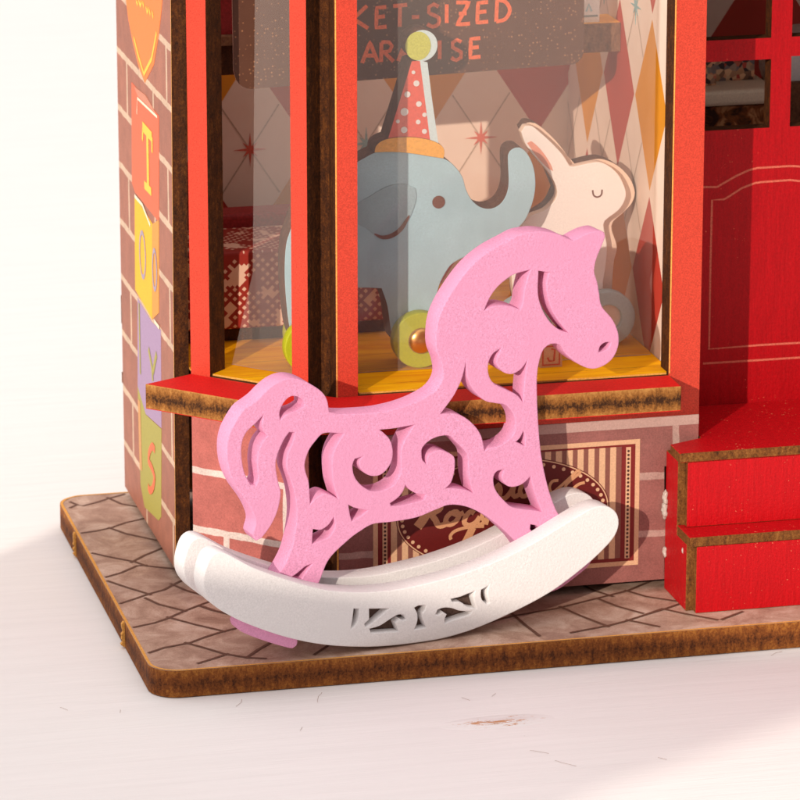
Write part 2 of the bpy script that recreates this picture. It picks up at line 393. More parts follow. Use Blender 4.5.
def tag(o, label, cat, group=None):
    o['label'] = label; o['category'] = cat
    if group: o['group'] = group
    return o
def cut(name, loops, fr, t, bv, mf, ms, parent=None):
    """laser-cut layer with rounded edges: filled 2D outline with holes, given thickness behind the frame plane"""
    cu = bpy.data.curves.new(name, 'CURVE'); cu.dimensions = '2D'; cu.fill_mode = 'BOTH'
    for L in loops:
        sp_ = cu.splines.new('POLY'); sp_.points.add(len(L)-1)
        for p, (a, b) in zip(sp_.points, L): p.co = (a, b, 0, 1)
        sp_.use_cyclic_u = True
    cu.extrude = t/2-bv; cu.bevel_depth = bv; cu.bevel_resolution = 1; cu.offset = -bv
    tmp = bpy.data.objects.new('tmp', cu); S.collection.objects.link(tmp)
    dg = bpy.context.evaluated_depsgraph_get(); me = bpy.data.meshes.new_from_object(tmp.evaluated_get(dg))
    bpy.data.objects.remove(tmp); bpy.data.curves.remove(cu)
    bm = bmesh.new(); bm.from_mesh(me); bmesh.ops.remove_doubles(bm, verts=bm.verts, dist=.0004)
    bm.normal_update()
    for f in bm.faces: f.material_index = 1 if abs(f.normal.z) < .45 else 0; f.smooth = abs(f.normal.z) < .98
    for e in bm.edges: e.smooth = not (len(e.link_faces) != 2 or any(not f.smooth for f in e.link_faces) or e.calc_face_angle(0) > R(30))
    idx = [f.material_index for f in bm.faces]; bm.to_mesh(me); bm.free()
    me.materials.clear(); me.materials.append(M[mf]); me.materials.append(M[ms])
    for p_, i_ in zip(me.polygons, idx): p_.material_index = i_
    T = Matrix((( fr.ux.x, fr.uy.x, fr.n.x, 0), (fr.ux.y, fr.uy.y, fr.n.y, 0), (fr.ux.z, fr.uy.z, fr.n.z, 0), (0, 0, 0, 1)))
    me.transform(Matrix.Translation(fr.w(0, 0, -t/2)) @ T)
    if fr.ux.cross(fr.uy).dot(fr.n) < 0: me.flip_normals()
    o = bpy.data.objects.new(name, me); S.collection.objects.link(o)
    return adopt(o, parent)

# ================================================================== setting: the table
me = MB(); me.face([(-300, -120, -.29), (400, -120, -.29), (400, 700, -.29), (-300, 700, -.29)], 'table')
tb = me.build('table_surface'); tb['kind'] = 'structure'; tb['label'] = 'white painted wooden table top under the model'

# ================================================================== base board
base = thing('base_board', (0, 0, -.28), 'brown-edged board printed with flagstones, lying on the white table', 'base board')
def rrect(x0, y0, x1, y1, r):
    o = []
    for cx, cy, a in ((x0+r, y0+r, 180), (x1-r, y0+r, 270), (x1-r, y1-r, 0), (x0+r, y1-r, 90)):
        o += [(cx+r*math.cos(R(a+i*9)), cy+r*math.sin(R(a+i*9))) for i in range(11)]
    return o
FB = Frame((0, 0, 0), (1, 0, 0), (0, 0, 1))
b = MB(); b.prism(rrect(.01, .0, 14, 6.10, .30), FB, .28, 'flag', 'edgeb', 'edgeb')
ins = rrect(.01, .0, 14, 6.10, .30); b.ribbon([(x+(.018 if x < 7 else -.018)*(1 if x < .2 else .6), y+(.018 if y < 3 else -.018)) for x, y in ins], FB, .03, 'rim', .003, True)
P = lambda pts: crop(55, 485, 5, pts); Q = lambda pts: crop(120, 560, 5, pts); Rr_ = lambda pts: crop(250, 560, 5, pts)
S4 = lambda pts: crop(480, 560, 5, pts); T5 = lambda pts: crop(580, 540, 5, pts)
lines = [P([(75, 115), (110, 100), (140, 105), (200, 90), (270, 68), (345, 43)]), P([(75, 85), (110, 100)]), P([(270, 68), (330, 95), (400, 108)]),
 P([(135, 240), (210, 230), (280, 215), (350, 190), (430, 172)]), P([(280, 218), (350, 243), (490, 274)]), P([(190, 345), (280, 362), (400, 385), (455, 405), (580, 418), (700, 440)]),
 P([(390, 383), (450, 352), (540, 315)]), P([(265, 458), (330, 440), (410, 405), (440, 403)]), P([(265, 485), (350, 510), (465, 545)]),
 P([(330, 590), (400, 570), (470, 545), (545, 525), (610, 490), (700, 450)]), P([(460, 570), (520, 598), (640, 628)]), P([(400, 710), (500, 690), (570, 665), (650, 630), (755, 590), (850, 560)]),
 P([(590, 500), (660, 530), (800, 570)]), Q([(250, 290), (380, 325), (510, 355)]), P([(750, 612), (800, 630), (900, 655)]),
 Q([(145, 465), (220, 440), (350, 415), (430, 385), (510, 360), (590, 340), (700, 300)]), Q([(340, 418), (420, 440), (520, 470)]), Q([(390, 518), (450, 500), (540, 470)]),
 Q([(520, 470), (640, 490), (730, 494)]), Q([(640, 485), (690, 450), (760, 410), (860, 360)]), Q([(410, 235), (470, 255), (550, 270), (700, 300)]),
 Rr_([(330, 470), (390, 430), (470, 370)]), S4([(165, 275), (230, 330), (290, 375)]), S4([(0, 330), (90, 300), (170, 280), (260, 265), (380, 245), (500, 215), (640, 180), (740, 155), (800, 130), (860, 105)]),
 S4([(470, 105), (570, 155), (650, 180)]), S4([(410, 240), (500, 280), (630, 330)]), S4([(600, 200), (690, 235), (800, 265)]), S4([(470, 362), (560, 345), (650, 328), (720, 310), (800, 285), (900, 250)]),
 T5([(240, 258), (330, 285), (530, 315)]), T5([(340, 372), (430, 345), (530, 310), (600, 270)]), T5([(430, 350), (520, 370), (670, 398)]), T5([(250, 405), (300, 415), (380, 432)]), T5([(720, 395), (800, 365)])]
def ext(L, e=.045):
    L = [V(p) for p in L]; L[0] = L[0]+(L[0]-L[1]).normalized()*e; L[-1] = L[-1]+(L[-1]-L[-2]).normalized()*e; return [tuple(p) for p in L]
for i, L in enumerate(lines):
    L = ext(FB.px(L), .01 if i in (0, 1, 15, 17, 18) else .05)
    L = [(min(max(x, .06), 13), min(max(y, .03), 6.02)) for x, y in L]
    b.ribbon(L, FB, .036, 'grout', .004+i*.0001)
b.build('board', base)
b = MB()                                       # saw-tooth burrs left on the cut edge
for (u, v) in ((79, 532), (127, 621)):
    q = hit(u, v, (0, 0, 0), (0, 0, 1)); y = q.y
    jag = [(0, 0)]
    for k in range(11): jag.append((.022+.022*random.random()+(.012 if k % 2 else 0), .272*k/10))
    jag.append((0, .272))
    b = MB(); b.prism([(a_, -c_) for a_, c_ in jag], Frame((.02, y-.03, 0), (-1, 0, 0), (0, -1, 0)), .05, 'rim', 'rim'); b.build('edge_burr', base)

# ================================================================== the toy shop
shop = thing('toy_shop', (3.4, 3.4, .1), 'miniature red shop of printed boards with a bay window and brick walls', 'toy shop')
Z0, ZT, YF, TH = .10, 8.2, 1.38, .28
# ---- side wall, brick print with toy blocks
XW = .785
FS = Frame((XW, 0, 0), (0, -1, 0), (-1, 0, 0))
b = MB(); b.prism([(-6.0, .1), (-2.86, .1), (-2.60, ZT), (-6.0, ZT)], FS, .155, 'wallbrick', 'edged', 'paperside')
def K(pts, *a): return FS.px(crop(*a, pts))
b.ink(FS.px([(126, -70)] + crop(110, 0, 6.15, [(100, 0), (115, 120), (140, 250), (175, 400), (215, 510), (270, 400), (300, 220), (318, 60), (322, 0)]) + [(160, -55)]), FS, 'orange')
b.ribbon(K([(150, 230), (180, 350), (212, 455), (260, 360), (290, 200)], 110, 0, 6.15), FS, .05, 'yellowink', .007)
for q in ([(165, 5), (175, 30)], [(180, 2), (190, 35), (198, 10)], [(205, 12), (212, 45)], [(225, 40), (232, 80), (240, 50)], [(245, 60), (252, 92)], [(262, 70), (270, 110)]): b.ribbon(K(q, 110, 0, 6.15), FS, .045, 'yellowink', .007)
tc_ = (115, 70, 5.33); oc_ = (115, 190, 5.33); yc_ = (115, 320, 5.33); sc4 = (100, 370, 4)
b.ink(K([(90, 65), (235, 245), (235, 810), (108, 650), (92, 600)], *tc_), FS, 'tblock')
b.ink(K([(105, 88), (165, 135), (222, 235), (125, 140)], *tc_), FS, 'tface', .007)
b.ribbon(K([(120, 235), (123, 150), (228, 250)], *tc_), FS, .03, 'creamink', .008)
for q, w in (([(150, 300), (200, 358)], .11), ([(176, 335), (180, 625)], .13), ([(160, 610), (197, 650)], .09), ([(152, 310), (150, 375)], .07), ([(201, 358), (201, 440)], .07)): b.ribbon(K(q, *tc_), FS, w, 'yellowink', .008)
b.ink(K([(107, 30), (200, 180), (200, 690), (110, 530)], *oc_), FS, 'oblock', .0055)
b.ink(K([(200, 182), (235, 160), (235, 655), (201, 690)], *oc_), FS, 'oside', .0055)
b.ribbon(K([(108, 30), (150, 80), (192, 190)], *oc_), FS, .04, 'creamink', .009)
for (cx, cy, rx, ry, sh) in ((151, 345, 15, 120, 10), (215, 425, 11, 105, 5)):
    b.ribbon(K([(cx+rx*math.cos(i/20*6.2832)+sh*math.sin(i/20*6.2832)*.4, cy+ry*math.sin(i/20*6.2832)) for i in range(20)], *oc_), FS, .055, 'purpledk', .009, True)
b.ink(FS.px([(137.9, 298), (152, 322), (161, 330), (161.6, 428), (146, 414), (138, 386)]), FS, 'purple')
b.ribbon(FS.px([(139.6, 303), (141, 374)]), FS, .06, 'green', .008)
b.ribbon(FS.px([(155, 321), (160, 328)]), FS, .04, 'creamink', .008)
for q in ([(182, 152), (200, 250), (205, 325)], [(225, 180), (213, 240), (206, 280)]): b.ribbon(K(q, *yc_), FS, .08, 'green', .008)
b.ink(FS.px([(138, 386), (146, 414.5), (161.6, 429), (161.3, 517), (159, 520.6), (145, 507), (141, 485)]), FS, 'green', .0045)
b.ribbon(FS.px([(139.6, 400), (141.5, 470)]), FS, .15, 'greenr', .007)
b.ribbon(smooth(K([(222, 320), (212, 305), (200, 330), (197, 365), (212, 395), (222, 430), (215, 470), (203, 482), (196, 465)], *sc4), False), FS, .085, 'redink', .009)
b.ribbon([(-2.862, .12), (-2.602, ZT-.02)], FS, .022, 'rim', .003)
b.build('side_wall', shop)
b = MB(); b.box(.79, .93, 6.0, 6.07, 2.0, 2.32, 'edge'); b.build('wall_tab', shop)
b = MB(); b.box(.79, .93, 6.0, 6.10, 1.3, 1.42, 'edge'); b.build('wall_tab', shop)
# ---- bay (angled) panel
A0 = V((.93, 2.61, 0)); FA = Frame(A0, (.7071, -.7071, 0), (-.7071, -.7071, 0)); LA = 1.457
b = MB(); b.prism([(0, Z0), (LA, Z0), (LA, 1.90), (0, 1.90)], FA, TH, 'baybrick', 'edged'); b.build('bay_brick_panel', shop)
b = MB(); b.prism([(0, 1.902), (LA, 1.902), (LA, ZT), (1.26, ZT), (1.26, 2.34), (.24, 2.34), (.24, ZT), (0, ZT)], FA, TH, 'red', 'edged'); b.build('bay_window_frame', shop)
b = MB(); b.prism([(0, 7.9), (1.7, 7.9), (1.7, 8.2), (0, 8.2)], FA.back(.29), .1, 'edged', 'edged')
# ---- corner post filling the mitre between bay and front
b.prism([(2.13, 1.77), (2.23, 1.655), (2.34, 1.9), (2.2, 1.98)], Frame((0, 0, ZT), (1, 0, 0), (0, 0, 1)), ZT-Z0, 'edged', 'edged'); b.build('corner_post', shop)
# ---- front panel
FF = Frame((0, YF, 0), (1, 0, 0), (0, -1, 0)); XL, XR = 2.21, 6.11
b = MB(); b.prism([(XL, Z0), (XR, Z0), (XR, 1.895), (XL, 1.895)], FF, TH, 'frontbrick', 'edged')
b.ribbon([(XL+.02, 1.84), (XR, 1.84)], FF, .10, 'mortar', .003)
b.ribbon([(XL+.01, Z0), (XL+.01, 1.89)], FF, .02, 'rim', .004)
# printed shop sign on the brick
c4 = lambda pts: FF.px(crop(530, 380, 4.444, pts))
zc = lambda u, v: FF.px([(u, v)])[0]
l0 = zc(373, 460); r1 = zc(638, 564.4); x0, x1 = l0[0], r1[0]; z1 = zc(638, 439)[1]; z0 = r1[1]
def rect(a, b_, c, d): return [(a, b_), (c, b_), (c, d), (a, d)]
b.ink(rect(x0, z0, x1, z1), FF, 'signcream', .003)
b.ink(rect(x0+.05, z0+.05, x1-.05, z1-.05), FF, 'signred', .005)
b.ink(rect(x0+.20, z0+.09, x1-.20, z1-.07), FF, 'signbrown', .007)
xs = x1-.26; 
while xs > x0+.22:
    b.ink(rect(xs-.065, z0+.09, xs, z1-.07), FF, 'signcream', .0085); xs -= .118
for xc in (x1-.125, x0+.125):
    b.ink(rect(xc-.026, z0+.08, xc+.026, z1-.08), FF, 'signcream', .007)
    k = z0+.1
    while k < z1-.1: b.ink(ellipse(xc, k, .014, .014, 8), FF, 'bead', .0085); k += .043
oc = zc(503, 513); OA, OB = 1.15, .605
b.ink(ellipse(*oc, OA, OB, 72), FF, 'signdark', .0105)
b.ribbon(ellipse(*oc, OA-.015, OB-.015, 72), FF, .012, 'signcream', .0125, True)
for i in range(54):
    a = i/54*2*math.pi; b.ink(ellipse(oc[0]+(OA-.062)*math.cos(a), oc[1]+(OB-.062)*math.sin(a), .020, .020, 10), FF, 'signcream', .0125)
hA = lambda pts: FF.px(crop(440, 460, 5, pts)); hB = lambda pts: FF.px(crop(370, 430, 6.154, pts))
for q, w in ((hA([(270, 150), (292, 120), (300, 150), (295, 185), (320, 190), (350, 160), (372, 118)]), .055), (hA([(372, 118), (362, 160), (372, 182), (400, 165)]), .05),
             (hA([(455, 120), (420, 115), (398, 150), (412, 180), (440, 165), (462, 115), (452, 165), (480, 175), (510, 150)]), .05),
             (hA([(590, 100), (560, 105), (545, 135), (560, 160), (600, 130), (650, 85), (690, 50), (700, 60), (670, 85), (630, 120), (625, 150), (650, 150), (690, 120), (722, 110)]), .032),
             (hB([(290, 595), (330, 540), (380, 440)]), .10), (hB([(300, 470), (350, 430), (420, 440), (430, 480), (380, 515), (400, 550), (420, 585), (455, 580), (475, 555)]), .065),
             (hB([(500, 505), (470, 535), (465, 570), (490, 580), (525, 560), (545, 525), (530, 500), (500, 505), (540, 520), (575, 505)]), .055),
             (hB([(640, 510), (615, 500), (585, 535), (580, 570), (610, 585), (650, 565), (675, 530)]), .055),
             (hB([(720, 500), (690, 510), (690, 540), (700, 560), (680, 580), (660, 575)]), .045), (hB([(740, 440), (725, 520), (710, 580)]), .05),
             (hB([(497, 672), (492, 650), (520, 620), (580, 600), (640, 592), (700, 590)]), .035), (hB([(630, 597), (600, 660), (560, 730), (540, 770)]), .08), (hB([(670, 670), (690, 640), (720, 625), (730, 660), (700, 690), (670, 670)]), .05)):
    b.ribbon(smooth(q, False, .02, 100), FF, w, 'signink', .0145)
for L in ([(665.5, 466), (665.5, 511)], [(665.5, 556), (665.5, 592)]): b.ribbon(FF.px(L), FF, .03, 'slot', .006)  # dark strips inked where the gaps beside the steps lie
b.build('front_brick_panel', shop)
b = MB(); b.prism([(XL, 1.897), (XR, 1.897), (XR, ZT), (5.77, ZT), (5.77, 2.34), (2.44, 2.34), (2.44, ZT), (XL, ZT)], FF, TH, 'red', 'edged')
b.ribbon([(XL+.008, 1.93), (XL+.008, ZT)], FF, .014, 'rim', .003); b.ribbon([(5.778, 2.36), (5.778, ZT)], FF, .014, 'rim', .003)
b.build('window_frame', shop)
# ---- sill
FZ = Frame((0, 0, 2.34), (1, 0, 0), (0, 0, 1))
b = MB(); b.prism([(.39, 2.33), (1.775, .95), (5.78, .95), (5.78, 1.379), (2.212, 1.379), (1.962, 1.578), (.929, 2.609), (.86, 2.57)], FZ, .265, 'redsill', 'edges')
bevel(b.build('window_sill', shop), .008, 1)
# ---- interior shell
b = MB(); b.prism([(.945, 5.598), (.945, 2.72), (1.135, 2.475), (1.865, 1.765), (2.25, 1.98), (2.46, 1.64), (2.46, 1.42), (5.76, 1.42), (5.83, 1.67), (5.83, 5.598)], Frame((0, 0, 2.36), (1, 0, 0), (0, 0, 1)), .018, 'yellow', 'rim'); b.build('display_floor', shop)
FBk = Frame((0, 5.6, 0), (1, 0, 0), (0, -1, 0))
b = MB(); b.prism([(.94, .1), (12, .1), (12, ZT), (.94, ZT)], FBk, .12, 'paperback', 'edge')
def star(fr, x, z, r, m, h=.004, n=8):
    p = []
    for i in range(2*n):
        rr = (r if (i//2) % 2 == 0 else r*.62) if i % 2 == 0 else r*.22
        a = i*math.pi/n+math.pi/2; p.append((x+rr*math.cos(a), z+rr*math.sin(a)))
    b.ink(p, fr, m, h)
for i in range(-4, 2):
    for j in range(-2, 3):
        x, z = 5.49+(i+.5)*1.32, 5.02+(j+.5)*2.0
        if not (.97 < x < 5.8 and 2.4 < z < 8): continue
        for sx in (-1, 1):
            for sz in (-1, 1): b.ribbon([(x, z), (x+sx*.33, z+sz*.5)], FBk, .016, 'line', .003)
        star(FBk, x, z, .19, 'starblue' if (i+j) % 2 else 'star', .006)
b.build('wallpapered_back_wall', shop)
FR = Frame((5.84, 0, 0), (0, -1, 0), (-1, 0, 0))
b = MB(); b.prism([(-5.598, .1), (-1.662, .1), (-1.662, ZT), (-5.598, ZT)], FR, .2, 'paperside', 'edge')
for i in range(-3, 3):
    for j in range(-2, 3):
        y, z = 4.80+(i+.5)*1.20, 5.0+(j+.5)*1.90
        if not (1.8 < y < 5.5 and 2.4 < z < 8): continue
        for sx in (-1, 1):
            for sz in (-1, 1): b.ribbon([(-y, z), (-y+sx*.30, z+sz*.49)], FR, .016, 'line', .003)
        if j == 0 or i > 1: star(FR, -y, z, .20, 'starblue', .006)
b.build('wallpapered_right_wall', shop)
b = MB(); b.prism([(5.86, 6.0), (5.86, 1.3), (12, 1.3), (12, 6.0)], Frame((0, 0, ZT+.12), (1, 0, 0), (0, 0, 1)), .115, 'edged', 'edged'); b.build('shade_ceiling', shop)  # unseen ceiling added to keep overhead light out on the door side
# ---- acrylic window sheet, front and short bent return behind the bay
b = MB()
path = [(1.40, 2.78), (1.62, 2.55), (1.85, 2.34), (2.02, 2.22), (2.25, 2.16), (2.6, 2.14), (5.80, 2.12)]
pt = [(1.66, 2.52), (1.80, 2.39), (1.93, 2.29), (2.06, 2.21), (2.25, 2.16), (2.6, 2.14), (5.80, 2.12)]
t_ = .02
for i in range(len(path)-1):
    a, c = path[i], path[i+1]; a2, c2 = pt[i], pt[i+1]; zb, zt = 2.365, 8.1
    zm = 3.4; am = tuple(a[k]+(a2[k]-a[k])*.75 for k in (0, 1)); cm = tuple(c[k]+(c2[k]-c[k])*.75 for k in (0, 1))
    b.face([(*a, zb), (*c, zb), (*cm, zm), (*am, zm)], 'acrylic'); b.face([(*am, zm), (*cm, zm), (*c2, zt), (*a2, zt)], 'acrylic')
    b.face([(a[0], a[1], zb), (c[0], c[1], zb), (c[0], c[1]+t_, zb), (a[0], a[1]+t_, zb)], 'sheetedge')
b.build('window_sheet', shop)
# ---- door wall
YD = 2.52; FD = Frame((0, YD, 0), (1, 0, 0), (0, -1, 0))
def rc(a, c, d, e): return [(a, d), (c, d), (c, e), (a, e)]
holes = [rc(6.40, 7.19, 5.64, 6.45), rc(6.40, 7.195, 4.67, 5.41), rc(7.42, 8.2, 5.64, 6.45), rc(7.42, 8.2, 4.67, 5.43), rc(8.44, 9.2, 4.67, 5.43), rc(8.44, 9.2, 5.64, 6.45)]
b = MB(); b.prism([[(6.045, .1), (12, .1), (12, ZT), (6.045, ZT)]]+holes, FD, .2, 'reddoor', 'edged')
g1 = FD.px([(700, 187), (717, 187), (722, 184), (736, 176), (749, 170), (757, 168), (790, 166), (830, 167.5)]); g2 = FD.px([(800, 181), (790, 180), (762, 182), (755, 183), (742, 188), (728, 197), (724, 199.3), (712, 200), (710.5, 260), (709, 349), (760, 345), (830, 341)])
g3 = FD.px([(703, 363.5), (760, 360), (830, 355.5)])
for g in (g1, g2, g3): b.ribbon(g, FD, .022, 'groove', .002)
b.build('door_wall', shop)
# ---- steps
st = thing('front_steps', (6.8, 1.0, 0), 'red two-step entrance stair with flecked paint at the right edge', 'steps')
XS = 5.76
b = MB(); FSx = Frame((XS, 0, 0), (0, -1, 0), (-1, 0, 0))
b.prism([(-1.37, .0), (-.60, .0), (-.60, .73), (-.95, .73), (-.95, 1.53), (-1.37, 1.53)], FSx, .10, 'redstep', 'edget'); bevel(b.build('side_panel', st), .006, 1)
b = MB(); b.box(5.84, 10, .50, .60, .0, .725, 'edget', front='redstep'); bevel(b.build('lower_riser', st), .006, 1)
b = MB(); b.box(5.765, 10, .50, .99, .728, .83, 'edget', top='redstep'); bevel(b.build('lower_tread', st), .006, 1)
b = MB(); b.box(5.835, 10, .85, .95, .832, 1.535, 'edget', front='redstep'); bevel(b.build('upper_riser', st), .006, 1)
b = MB(); b.prism([(5.75, .85), (10, .85), (10, 2.515), (6.13, 2.515), (6.13, 1.36), (5.75, 1.20)], Frame((0, 0, 1.64), (1, 0, 0), (0, 0, 1)), .10, 'redstep', 'edget'); bevel(b.build('landing', st), .006, 1)
for (x, y, z, s_) in ((5.775, .74, .62, .045), (5.745, 1.33, 1.02, .06), (5.745, 1.34, .88, .07), (5.75, 1.33, .42, .05)):
    bm = bmesh.new(); bmesh.ops.create_icosphere(bm, subdivisions=3, radius=s_)
    for v in bm.verts:
        k = 1+random.uniform(-.22, .22)*.5+.3*math.sin(v.co.z*90+x*9)*math.cos(v.co.y*70); v.co = V((v.co.x*.5*k, v.co.y*.6*k, v.co.z*1.25*k))+V((x, y, z))
    me = bpy.data.meshes.new('glue_blob'); 
    for f in bm.faces: f.smooth = True
    bm.to_mesh(me); bm.free(); me.materials.append(M['glue']); o = bpy.data.objects.new('glue_blob', me); S.collection.objects.link(o); adopt(o, st)

# ================================================================== rocking horse
HA = R(11.5); P0 = (2.79, .235, 0)
FH = Frame(P0, (math.cos(HA), math.sin(HA), 0), (math.sin(HA), -math.cos(HA), 0))
TL = .26; FBd = FH.back(TL)
horse = thing('rocking_horse', (2.85, .6, 0), 'pink openwork rocking horse on two white rockers', 'rocking horse')
outline = [(329.5, 412), (327.4, 400.3), (322.5, 392.4), (313.8, 386), (303.3, 380.5), (293, 378.2), (284, 379.5), (275.3, 383.6), (266.5, 390.6), (257.8, 399.4), (249, 405.9), (242, 411.6), (234.1, 423.9), (228.9, 435.3), (226.6, 447.5), (227.1, 461.5), (230.6, 475.5), (237.6, 489.5), (240.3, 493), (248.1, 504), (253.4, 514.5), (255.5, 523.8), (252.8, 535), (256.5, 541), (261.3, 538.6), (270, 527.3), (277, 513.3), (280.5, 499.3), (280.9, 490.5), (278.8, 483.5), (276, 466), (277.9, 454.5), (284, 440.5), (289.3, 432.6), (295, 432.6), (292.8, 442.3), (287.5, 454.5), (286.6, 468.5), (291, 480.8), (294.5, 493), (296.6, 511.5), (295.4, 529), (291, 550), (285.8, 562.3), (279.6, 573), (265, 596), (256, 606), (258, 618), (276, 630), (292, 632), (301, 620), (309, 601), (319, 583.3), (329.3, 559.5), (348.5, 540.3), (359.5, 532), (373.3, 524.3), (392.5, 522), (416.5, 517.7), (435.8, 510), (449.5, 505.2), (466, 506.7), (482.5, 514.1), (496.3, 523.8), (510, 536.1), (518.3, 545.8), (532, 568), (536, 596), (546, 593.5), (561, 588), (587, 568), (592, 560), (577, 542), (560.9, 517.7), (554, 504.5), (547.1, 482.5), (541.6, 455), (538.9, 427.5), (537.5, 400), (537.5, 375), (540.3, 358.5), (544.4, 348.9), (551.3, 344.2), (559.5, 345), (565, 353), (576, 362.6), (589.8, 368.7), (600.8, 367.3), (611.8, 359.9), (618.2, 347.5), (618.6, 333.8), (613.1, 320), (602.1, 306.3), (599.4, 292.5), (597.4, 281.5), (594.6, 271.9), (596.6, 259.5), (602.1, 245.8), (605.5, 236.5), (604.5, 232.5), (599, 230.5), (588, 233), (577, 238.5), (573.8, 240.5), (567, 238), (558, 234), (545, 231.5), (534.8, 231.5), (521, 234), (510, 239.5), (490.8, 250), (474.3, 263), (460.5, 279), (446.8, 300), (438.5, 318.5), (435.8, 336.5), (436.5, 350.3), (441.3, 364), (442.6, 377.8), (435.8, 390), (422, 399), (405, 406), (390, 410), (375, 412.5), (352, 414), (338, 413.8)]
E5 = lambda p: crop(200, 360, 5.714, p); G6 = lambda p: crop(320, 400, 6.667, p); I6 = lambda p: crop(300, 400, 6.667, p); H6 = lambda p: crop(440, 400, 6.667, p)
B3 = lambda p: crop(400, 210, 3.636, p); C3 = lambda p: crop(200, 400, 3.636, p); D3 = lambda p: crop(400, 400, 3.636, p); M6 = lambda p: crop(370, 430, 6.154, p); F5 = lambda p: crop(200, 480, 5.714, p); N5 = lambda p: crop(420, 240, 5, p)
hh = [E5([(460, 342), (457, 300), (472, 258), (500, 222), (530, 207), (565, 213), (592, 238), (593, 265), (562, 285), (510, 303), (480, 322)]),
 E5([(360, 320), (320, 362), (270, 410), (245, 460), (238, 520), (245, 600), (262, 660), (292, 714), (318, 716), (332, 690), (330, 640), (326, 590), (335, 520), (355, 470), (384, 434), (362, 405), (354, 365)]),
 I6([(165, 222), (290, 226), (262, 270), (230, 330), (212, 400), (213, 480), (222, 560), (250, 655), (205, 632), (165, 622), (125, 640), (98, 662), (70, 692), (66, 620), (60, 545), (40, 480), (35, 420), (60, 340), (105, 275)]),
 G6([(402, 200), (500, 190), (628, 168), (572, 255), (540, 330), (538, 400), (538, 480), (500, 555), (430, 598), (350, 608), (295, 582), (250, 540), (225, 490), (220, 430), (235, 395), (278, 382), (260, 410), (265, 445), (295, 485), (345, 508), (405, 500), (455, 455), (482, 400), (487, 330), (468, 265), (432, 225)]),
 G6([(572, 568), (600, 600), (650, 626), (705, 632), (695, 662), (600, 690), (520, 705), (475, 706), (470, 690), (525, 650), (558, 605)]),
 C3([(541, 382), (565, 393), (607, 402), (592, 416), (553, 441), (546, 415)]),
 C3([(487, 428), (492, 455), (472, 495), (430, 515), (409, 524), (410, 497), (412, 470), (440, 473), (468, 455)]),
 F5([(638, 482), (600, 498), (560, 532), (528, 555), (555, 562), (582, 566), (602, 530)]),
 M6([(320, 155), (325, 110), (370, 65), (430, 40), (490, 38), (530, 75), (570, 115), (600, 160), (605, 240), (610, 300), (632, 385), (590, 368), (535, 360), (470, 358), (500, 325), (518, 270), (525, 210), (518, 165), (480, 138), (430, 122), (385, 135), (355, 165), (348, 208), (326, 185)]),
 [(466, 363.5), (462.5, 378), (455, 394.3), (445.4, 408), (440.8, 414)] + H6([(45, 90), (110, 92), (175, 122), (235, 175), (272, 230), (288, 280), (300, 338), (335, 318), (400, 302), (455, 268), (490, 225), (503, 165), (493, 105), (465, 60), (430, 32), (370, 22), (300, 5)]) + [(474, 391), (467.5, 378)],
 B3([(366, 505), (338, 525), (322, 560), (324, 600), (342, 630), (385, 652), (425, 672), (447, 697), (452, 630), (462, 552), (440, 580), (410, 597), (380, 592), (356, 570), (351, 545)]),
 N5([(552, 150), (475, 172), (430, 200), (385, 240), (350, 290), (323, 352), (360, 332), (410, 325), (460, 332), (500, 347), (512, 320), (522, 250), (540, 180)]),
 B3([(505, 222), (542, 228), (532, 270), (538, 320), (555, 370), (585, 415), (610, 445), (580, 435), (545, 405), (516, 355), (503, 300)]),
 B3([(724, 517), (728, 497), (748, 482), (766, 482), (760, 500), (740, 513)]),
 H6([(425, 467), (385, 475), (360, 510), (362, 570), (385, 620), (430, 672), (480, 712), (560, 728), (620, 735), (678, 744), (645, 660), (620, 585), (604, 512), (560, 555), (510, 578), (460, 578), (425, 550), (413, 512)]),
 H6([(557, 212), (566, 235), (565, 305), (540, 293), (508, 280), (532, 258)]),
 D3([(476, 453), (500, 460), (517, 490), (492, 487), (474, 470)])]
def K2(fr, L, st_=.03): return smooth(fr.px(L), True, st_, 50)
cut('body', [K2(FBd, outline)]+[K2(FBd, h, .02) for h in hh], FBd, TL, .012, 'pink', 'pink', horse)
rock = [(226, 553.3), (218, 552.3), (210.5, 557.5), (205.6, 569), (203.3, 582.5), (205.8, 595), (216, 607), (233, 617.3), (250, 625), (276, 634.3), (298, 640.2), (320, 644.3), (345, 646.6), (372, 647), (400, 645), (436, 640), (460, 634), (480, 627), (500, 618.5), (520, 609), (540, 598.5), (560, 586), (587.5, 564.4), (605.5, 547.5), (615.5, 535), (619, 523), (616.5, 513), (609, 507), (599, 506), (589, 509.5), (576, 517), (558, 528), (540, 539), (520, 550), (500, 559.5), (480, 567.5), (455, 576), (430, 582.5), (400, 589), (370, 592), (340, 591.5), (319, 588.5), (293, 581.5), (270, 574), (252, 567), (238, 559.5)]
U = lambda p: crop(340, 560, 5, p)
